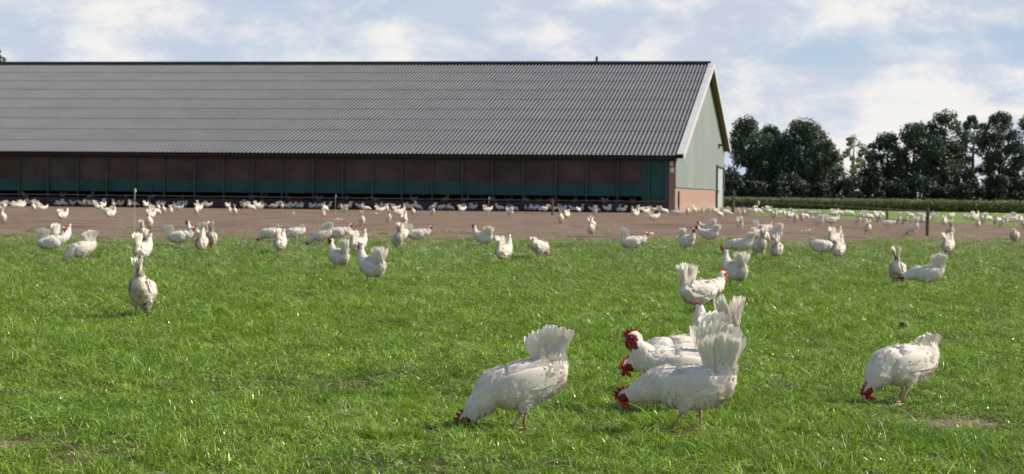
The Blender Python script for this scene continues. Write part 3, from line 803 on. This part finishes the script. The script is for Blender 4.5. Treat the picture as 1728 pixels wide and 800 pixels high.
    for k in range(90 if detail else 8):     # short coverts hiding the quill bases
        a = R(rnd.uniform(a0-6, a1+8)); d = Vector((-math.cos(a), rnd.uniform(-.35, .35), math.sin(a)))
        ff = rnd.random(); feather(tl, base + rm @ Vector((.075*ff-.018, rnd.uniform(-.020, .020)*(1+.4*ff), rnd.uniform(-.035, .004)-.012*ff)), Vector((-math.cos(R(a0-10+(a1-a0+10)*ff)), d.y, math.sin(R(a0+(a1-a0)*ff)))), Vector((0, 1 if d.y > 0 else -1, .1)), L0*rnd.uniform(.25, .52), .026, 0, 4, .15, rnd=rnd)
    # head furniture in the head's own frame
    cb = MB() if detail else low_b; ci = 0 if detail else 1
    prof = [(.027, .002), (.033, .014), (.026, .019), (.030, .034), (.019, .023), (.017, .046), (.005, .025), (-.001, .048), (-.009, .025), (-.020, .040), (-.021, .021), (-.034, .026), (-.029, .010), (-.012, .012)]
    top_ = []
    for sgn in (1, -1):
        top_.append([HM @ Vector((x, sgn*.0028*(1-max(0, z-.015)*18) + .55*max(0, z-.020), z*.88)) for (x, z) in prof])
    n0 = len(cb.v); cb.v += [tuple(p) for p in top_[0]] + [tuple(p) for p in top_[1]]; npf = len(prof)
    root_ = HM @ Vector((0, 0, .008)); cb.v.append(tuple(root_))
    for k in range(npf-1):
        cb.f += [(n0+k, n0+k+1, n0+2*npf), (n0+npf+k+1, n0+npf+k, n0+2*npf), (n0+k+1, n0+k, n0+npf+k, n0+npf+k+1)]; cb.m += [ci]*3
    if detail: out['comb'] = [cb.mesh('hen_comb', [M_red])]
    wt = []
    for sgn in (1, -1):
        m3 = MB() if detail else low_b
        pr = [(.019, -.006, .004), (.018, -.014, .0075), (.016, -.024, .0105), (.014, -.032, .0095), (.013, -.038, .004)]
        stw = [(HM @ Vector((x, sgn*(.008+.002*k), z)), .0028, r_) for k, (x, z, r_) in enumerate(pr)]
        rows = []
        for (p, a, b) in stw: rows.append([p + (hm @ Vector((b*math.cos(q*math.pi/4), a*math.sin(q*math.pi/4), 0))) for q in range(8)])
        m3.grid(rows, ci, True, True)
        if detail: wt.append(m3.mesh('hen_wattle', [M_red], True))
    if detail: out['wattle'] = wt
    if detail:
        m4 = MB(); m4.tube([HM @ Vector(p) for p in ((.022, 0, .002), (.032, 0, .001), (.040, 0, -.003), (.044, 0, -.007))], [.0075, .0058, .0034, .0006], 10); m4.tube([HM @ Vector(p) for p in ((.022, 0, -.005), (.032, 0, -.006), (.038, 0, -.008))], [.005, .0035, .0008], 8)
        out['beak'] = [m4.mesh('hen_beak', [M_beak], True)]
        ey = []
        for sgn in (1, -1):
            m5 = MB(); rows = []
            for a in range(7):
                th = math.pi*a/6; rows.append([HM @ (Vector((.009, sgn*.0165, .003)) + .0042*Vector((math.sin(th)*math.cos(q*math.pi/4), math.cos(th)*sgn, math.sin(th)*math.sin(q*math.pi/4)))) for q in range(8)])
            m5.grid(rows, 0, True, True); ey.append(m5.mesh('hen_eye', [M_eye], True))
        out['eye'] = ey
        me = tl.mesh('hen_tail', [M_tailf]); me.attributes.new('soil', 'FLOAT', 'POINT').data.foreach_set('value', [max(0, .35-(v.co-base).length*3) for v in me.vertices]); out['tail'] = [me]
    else:
        me = low_b.mesh('hen', [M_feath, M_red, M_leg], False); finish(me)
        out['hen'] = [me]
    return out

T_FAN = (.175, 68, 116, 11, 9, .5); T_TALL = (.190, 74, 98, 7, 7, .3); T_BACK = (.165, 50, 78, 9, 7, .5); T_SHORT = (.085, 48, 78, 10, 6, .6); T_WIDE = (.165, 55, 125, 26, 9, .4); T_RAG = (.17, 50, 108, 16, 9, 1.4); T_NAR = (.175, 70, 84, 4, 4, .4)
CACHE = {}
def proto(key, *a, **k):
    if key not in CACHE:
        CACHE[key] = hen_parts(*a, **k)
    return CACHE[key]
DET = {
    'peckA': ('peck', (.150, 66, 122, 9, 10, .5), .03, 0, 1), 'lowB': ('low', (.175, 62, 108, 12, 10, .7), .055, 0, 2), 'walkC': ('walk', T_RAG, .03, 12, 3),
    'lowD': ('low', T_BACK, .02, 25, 4), 'alertE': ('alert', (.18, 72, 100, 10, 8, .5), .02, 0, 5), 'walkE': ('walk', (.19, 72, 104, 14, 8, .9), .02, 0, 15), 'grazeF': ('graze', T_SHORT, .03, 0, 6),
    'walkG': ('walk', T_TALL, .02, 0, 7), 'alertH': ('alert', T_FAN, .02, 0, 8), 'peckI': ('peck', T_NAR, .02, 0, 9), 'walkJ': ('walk', T_BACK, .03, 0, 10), 'peckK': ('peck', T_TALL, .02, 0, 11), 'alertL': ('alert', T_TALL, .02, 50, 12),
}
used = {}
HEN_N = [0]
def clear_of_barn(x, y):
    P = Vector((x, y, 0)) - B0; u = P.dot(U); v = P.dot(V)
    return u, v
def place_hen(px, py, head, kind, label, scale=1.0, group=None, roll=0):
    x, y = px_ground(px, py)
    t = thing('hen', label, 'hen', (x, y, ground_z(x, y)), R(head), group)
    t.scale = (scale,)*3
    pz, tp, stv, hy, sd_ = DET[kind]
    for nm, ms in proto(kind, pz, tp, stride=stv, headyaw=hy, seed=sd_).items():
        for me in ms:
            o = bpy.data.objects.new(nm, me); COL.objects.link(o); o.parent = t
    HEN_N[0] += 1
    return t
G1 = 'hens feeding in the near grass'; G2 = 'hens on the grass further off'
near = [
 (873, 724, 189, 'peckA', 'white hen alone pecking the grass, body low, tail fanned wide and upright', 1.0),
 (1156, 730, 166, 'lowB', 'nearest white hen of the close group, neck stretched low, walking on two visible legs', .96),
 (1146, 691, 188, 'walkC', 'white hen with raised red face behind the nearest hen of the close group', 1.02),
 (1141, 668, 198, 'lowD', 'white hen with lowered head half hidden behind the raised-head hen', 1.0),
 (1208, 629, 112, 'walkE', 'white hen mostly hidden behind the close group, its tall tail rising above it', 1.0),
 (1520, 684, 206, 'grazeF', 'plump white hen with short tail feeding alone on the open grass', .97),
 (1184, 531, 32, 'walkG', 'white hen facing right with tall narrow tail, just beyond the close group', 1.0),
 (1238, 487, 118, 'alertH', 'white hen seen from behind with raised neck, beyond the close group', 1.0),
 (240, 535, 92, 'peckI', 'white hen seen straight from behind with dirty rear and thin upright tail', 1.06),
 (242, 448, 72, 'alertL', 'white hen walking away with its red comb showing, behind the dirty-rear hen', 1.0),
 (625, 481, 132, 'alertH', 'white hen turned away and left with a ragged wide tail, nearest at mid field', 1.04),
 (570, 458, 128, 'alertL', 'white hen turned away, slightly beyond the ragged-tailed mid field hen', .97),
 (1561, 491, 176, 'lowB', 'white hen bending low to the left with wide raised tail, beside a tall-tailed hen', .9),
 (1514, 484, 75, 'peckK', 'white hen pecking away from us, two tail halves upright, behind a bending hen', .95),
]
mid = [
 (243, 412, 88, 'peckI', 'white hen furthest of the three lined up, its upright tail pointing up'),
 (606, 432, 62, 'alertE', 'white hen right behind the ragged-tailed hen, tail held high'),
 (88, 431, 12, 'alertH', 'white hen facing right with fanned tail and high neck on the grass edge'),
 (105, 420, 60, 'alertL', 'white hen half hidden behind the fan-tailed hen on the grass edge'),
 (136, 447, 212, 'peckA', 'white hen pecking towards us with its fanned tail leaning right'),
 (304, 420, 2, 'walkJ', 'white hen stretched level facing right with tail trailing back'),
 (340, 430, 92, 'alertE', 'white hen seen from behind with a tall pointed tail beside a level hen'),
 (356, 422, 96, 'peckK', 'white hen with a single thin upright tail at the side of a tall-tailed hen'),
 (331, 410, 172, 'alertH', 'white hen hidden behind the tall pointed tail, looking left'),
 (473, 430, 82, 'alertL', 'white hen from behind with two tail spikes and red comb above'),
 (455, 412, 184, 'peckJ' if False else 'grazeF', 'white hen with its head down left of the spike-tailed hen'),
 (497, 409, 200, 'grazeF', 'short-tailed white hen at the soil edge right of the spike-tailed hen'),
 (540, 415, 184, 'peckA', 'white hen pecking to the left with long raised back at the soil edge'),
 (572, 411, 6, 'walkJ', 'white hen facing right with head up on the soil edge at mid field'),
 (671, 422, 100, 'peckK', 'white hen bent down from behind, in front of an upright one'),
 (680, 412, 78, 'alertE', 'upright white hen right behind a bent-down one'),
 (707, 412, 4, 'walkJ', 'white hen facing right with short raised tail beside the bent-down pair'),
 (813, 419, 148, 'alertH', 'white hen with red head to the left and tall oval tail on the soil edge'),
 (851, 447, 66, 'alertE', 'white hen standing away from us, bright flank, alone near the field middle'),
 (911, 439, 55, 'grazeF', 'small white hen with its head tucked down, alone right of the field middle'),
 (1069, 429, 6, 'walkG', 'white hen in profile facing right with round fan tail, alone by the soil edge'),
 (1160, 428, 300, 'alertL', 'white hen facing us with its red face and tail showing behind'),
 (1194, 411, 158, 'walkJ', 'white hen lower of two facing left by the soil edge'),
 (1193, 399, 150, 'walkG', 'white hen upper of two facing left on the soil'),
 (1247, 432, 168, 'lowD', 'white hen leaning left with sharply raised tail near three from behind'),
 (1281, 437, 102, 'peckK', 'white hen from behind with leaning tail, left of the pointed-tail hen'),
 (1310, 442, 84, 'alertE', 'white hen from behind with a long pointed tail, near the soil edge'),
 (1284, 413, 28, 'grazeF', 'white hen with a broad tail held back, behind two seen from behind'),
 (1302, 412, 160, 'walkG', 'white hen looking left with fanned tail behind the pointed-tail hen'),
 (1288, 400, 10, 'walkJ', 'shaded white hen facing right on the soil behind the broad-tailed hen'),
 (1387, 434, 352, 'grazeF', 'squatting white hen with tail spread to the left'),
 (1415, 441, 66, 'alertH', 'white hen from behind with dirty rear right of the squatting hen'),
 (1410, 418, 50, 'alertE', 'white hen with high white tail behind the dirty-rear one at the soil edge'),
 (1600, 434, 62, 'alertE', 'white hen from behind with grey rear, alone at the far soil edge'),
 (1603, 405, 84, 'peckK', 'white hen on the soil directly behind the grey-rear hen'),
 (1712, 414, 72, 'grazeF', 'white hen at the soil edge nearest the end of the field'),
]
for a in near: place_hen(a[0], a[1], a[2], a[3], a[4], a[5], G1 if a[1] > 500 else G2)
for a in mid: place_hen(a[0], a[1], a[2], a[3], a[4], 1.0, G2)

# far hens: one mesh each
LOW = {}
for nm, (pz, tp) in {'a': ('alert', T_FAN), 'b': ('alert', T_TALL), 'c': ('walk', T_BACK), 'd': ('walk', T_FAN), 'e': ('low', T_BACK), 'f': ('peck', T_TALL), 'g': ('graze', T_FAN), 'h': ('graze', T_SHORT)}.items():
    LOW[nm] = hen_parts(pz, tp, detail=False, seed=ord(nm))['hen'][0]
far = """5,379,95,f 7,354,100,b 22,352,172,c 28,354,35,b 36,354,30,d 38,347,45,a 57,357,90,f 64,355,100,b 73,357,40,d 63,350,5,g 107,374,50,a
144,345,90,b 153,349,60,a 160,350,80,d 167,356,20,g 175,352,60,a 188,371,60,a 180,366,170,c 191,351,100,f 218,350,100,b 246,351,70,d 253,361,90,b 256,373,60,a 263,364,30,g 252,388,95,f
267,357,90,h 276,361,90,f 288,362,90,b 301,357,2,c 331,364,90,f 337,358,60,a 336,346,55,g 351,346,3,d 385,349,60,a 387,361,90,b 396,365,90,f 412,348,100,f 424,357,30,g 437,356,185,h 434,348,50,d 462,350,182,e 476,349,90,g 508,349,120,c
547,349,100,f 545,368,90,b 549,359,60,h 580,359,150,a 617,358,2,e 642,361,20,c 653,358,90,b 668,357,2,d 673,367,30,c 682,384,90,f 681,375,60,a 610,383,92,f 655,378,100,f 682,357,100,b 697,364,90,h
730,364,100,f 780,360,30,d 823,361,15,d 859,366,130,a 918,359,182,e 957,371,60,a 946,379,90,f 1004,363,100,f 997,399,85,g 1000,388,80,f 976,359,60,h
1074,368,60,a 1068,362,80,b 1090,364,30,d 1104,374,25,d 1094,357,70,a 1104,360,2,c 1112,359,120,b 1122,363,30,h 1137,364,185,h 1143,364,90,f 1160,363,90,f 1172,360,60,g 1185,361,90,b 1195,360,120,d 1207,361,45,g 1215,368,45,f 1223,363,10,e 1228,360,95,b 1226,366,2,e
1246,365,90,b 1255,364,90,f 1266,362,170,h 1275,362,60,b 1280,361,30,f 1293,361,170,c 1298,362,40,g 1303,367,80,a 1307,371,95,f 1315,364,30,c 1323,365,70,b 1331,367,100,f 1334,371,40,a 1338,369,90,b 1342,377,95,f 1353,375,90,f 1360,367,80,b 1368,368,2,c 1376,367,170,h 1247,389,100,b 1379,381,150,d 1404,383,12,c
1409,367,20,b 1416,366,2,h 1427,365,180,h 1435,365,5,h 1455,372,80,b 1448,380,100,f 1463,396,95,a 1467,373,20,g 1479,369,60,d 1483,376,100,f 1488,368,30,h 1500,386,3,c 1516,379,90,f 1527,380,100,f 1536,371,5,h 1540,398,120,f 1551,371,170,h 1556,379,90,b 1564,373,30,h 1575,373,170,h 1594,384,70,a 1604,372,200,h
1633,374,10,h 1640,375,2,c 1646,376,40,b 1650,387,80,d 1656,376,90,h 1661,379,100,f 1668,375,20,g 1680,380,95,f 1687,379,40,h 1690,385,90,f 1697,380,80,b 1703,376,170,g 1712,380,10,c 1720,379,60,d 1724,384,100,b 1730,388,60,h 5,352,170,c 1358,372,10,g"""
fl = []
for tok in far.split():
    a, b, c, k = tok.split(','); x, y = px_ground(float(a), float(b)); u, v = clear_of_barn(x, y)
    zone = 'soil'
    if u > -.5 and v > -1.0:      # lit hens stay in front of the shaded strip
        q = Vector((x, y, 0)); dirv = q.normalized(); need = (v+1.1+random.uniform(0, 1.2))/dirv.dot(V); q = q - dirv*need; x, y = q.x, q.y
    elif -4 < u < -0 and v > 0: pass
    fl.append((float(a), x, y, float(c), k, zone, float(b)))
shade_px = [4, 14, 25, 42, 55, 62, 82, 106, 112, 118, 130, 137, 150, 172, 180, 190, 198, 205, 212, 232, 240, 262, 274, 281, 287, 304, 312, 320, 345, 413, 419, 438, 452, 470, 479, 492, 500, 508, 527, 535, 543, 560, 568, 577, 584, 594, 612, 622, 645, 653, 669, 686, 692, 700, 712, 734, 742, 750, 757, 765, 773, 781, 789, 796, 802, 825, 848, 864, 873, 880, 890, 898, 906, 914, 924, 940, 947, 954, 962, 970, 985, 1003, 1010, 1016, 1028, 1046, 1053, 1061, 1069, 1077, 1083]
for i, a in enumerate(shade_px):
    u = u_at(a); v = (-.75, -.5, 1.3, -.85, -.45, -.65, 1.9, -.5, -.9)[i % 9] + random.uniform(-.12, .12)
    q = bp(u, v, 0)
    q = Vector(((a-CX)/FPX*q.y, q.y, 0)) if False else q
    fl.append((float(a), q.x, q.y, random.choice((0, 10, 170, 185, 90, 60, 120, 150, 355, 30)), random.choice('abcdefghce'), 'shade' if v < 0 else 'inside', 345))
for (a, z_) in ((799, .3), (815, 0), (840, .3), (891, .3), (925, .3), (985, .3), (997, .3), (1030, .2), (1073, .3), (595, .2), (417, .2)):   # hens further back inside
    q = bp(u_at(a), 2.5+3*z_, 0); fl.append((float(a), q.x, q.y, random.choice((0, 180, 200, 90)), random.choice('bcd'), 'inside', 340))
ORD = ['first', 'second', 'third', 'fourth', 'fifth', 'sixth', 'seventh', 'eighth', 'ninth', 'tenth', 'eleventh', 'twelfth', 'thirteenth', 'fourteenth', 'fifteenth', 'sixteenth', 'seventeenth', 'eighteenth', 'nineteenth', 'twentieth', 'twenty-first', 'twenty-second', 'twenty-third', 'twenty-fourth']
def where(a):
    if a < 1124:
        i = sum(1 for p in posts_px if p > a); return 'at the %s barn bay' % ORD[i]
    if a < 1221: return 'in front of the brick gable'
    i = sum(1 for p in (1282, 1330, 1380, 1415, 1455, 1485, 1520, 1568, 1616, 1662, 1708) if a > p)
    return 'below the %s tree' % ORD[i]
ZN = {'soil': 'in the sun', 'shade': 'in barn shade', 'inside': 'inside the barn opening'}
DIRN = lambda h: 'facing right' if (h < 45 or h > 315) else 'facing away' if h < 135 else 'facing left' if h < 225 else 'facing us'
bins = {}
for r_ in fl: bins.setdefault((where(r_[0]), r_[5]), []).append(r_)
for (wh, zn), rs in bins.items():
    rs.sort(key=lambda r_: r_[2])
    for j, (a, x, y, h, k, z__, py) in enumerate(rs):
        o = bpy.data.objects.new('hen', LOW[k]); COL.objects.link(o)
        u, v = clear_of_barn(x, y)
        o.location = (x, y, .38 if (v > 0 and u > 0) else ground_z(x, y)); o.rotation_euler = (0, 0, R(h + random.uniform(-8, 8))); s = random.uniform(.90, 1.07); o.scale = (s, s*random.uniform(.9, 1.05), s*random.uniform(.93, 1.07))
        near_ = 'only' if len(rs) == 1 else 'nearest' if j == 0 else 'furthest' if j == len(rs)-1 else ORD[j] + ' nearest'
        verb = {'f': 'pecking', 'g': 'feeding', 'h': 'crouching', 'e': 'stooping', 'a': 'alert', 'b': 'upright', 'c': 'walking', 'd': 'striding'}[k]
        tag(o, '%s white hen %s, %s %s' % (verb, ZN[zn], near_, wh), 'hen', 'distant white hens at the barn')
        HEN_N[0] += 1
print('hens', HEN_N[0])

# ------------------------------------------------------------------ small things on the ground
M_clod = mat('dark_soil', (.045, .03, .02), .95, fn=vary((.03, .02, .014), (.08, .055, .035), 30))
x, y = px_ground(1524, 557); mb = MB(); rows = []
for a in range(9):
    th = math.pi*a/8; rows.append([Vector((.045*math.sin(th)*math.cos(q*math.pi/6)*(1+.25*mnoise.noise(Vector((a, q, 1.0))*.9)), .04*math.sin(th)*math.sin(q*math.pi/6), .034*math.cos(th)*(1+.3*mnoise.noise(Vector((a, q, 4.0))*.7)))) for q in range(12)])
mb.grid(rows, 0, True); o = mb.build('clod', M_clod); o.location = (x, y, ground_z(x, y)+.04); o.scale = (.62, .62, .6); o.location.z -= .012; tag(o, 'small dark clod of soil lying on the grass between the hens', 'clod')
fw_ = [(495, 361, 'small pale tuft of feathers on the soil before the barn middle', 1.3), (571, 372, 'flat scatter of white feathers on the soil below the white rod', 2.2), (635, 360.5, 'flat white feathers close to the shade line of the barn', 1.7), (1363, 390, 'bright clump of white feathers on the soil beyond the squatting hen', 1.9), (1098, 396, 'small white feathers on the soil right of the fan-tailed profile hen', 1.0)]
for (px, py, lab, s) in fw_:
    x, y = px_ground(px, py); mb = MB()
    for i in range(9):
        a = random.uniform(0, 6.28); r_ = random.uniform(0, .05)*s
        feather(mb, Vector((r_*math.cos(a)*1.5, r_*math.sin(a), .004+random.uniform(0, .03))), Vector((random.uniform(-1, 1), random.uniform(-1, 1), random.uniform(0, .5))), Vector((0, -.3, 1)), .08, .035, 0, 4)
    o = mb.build('feather_clump', M_tailf); o.location = (x, y, ground_z(x, y)); tag(o, lab, 'feathers', 'feathers lying on the soil')
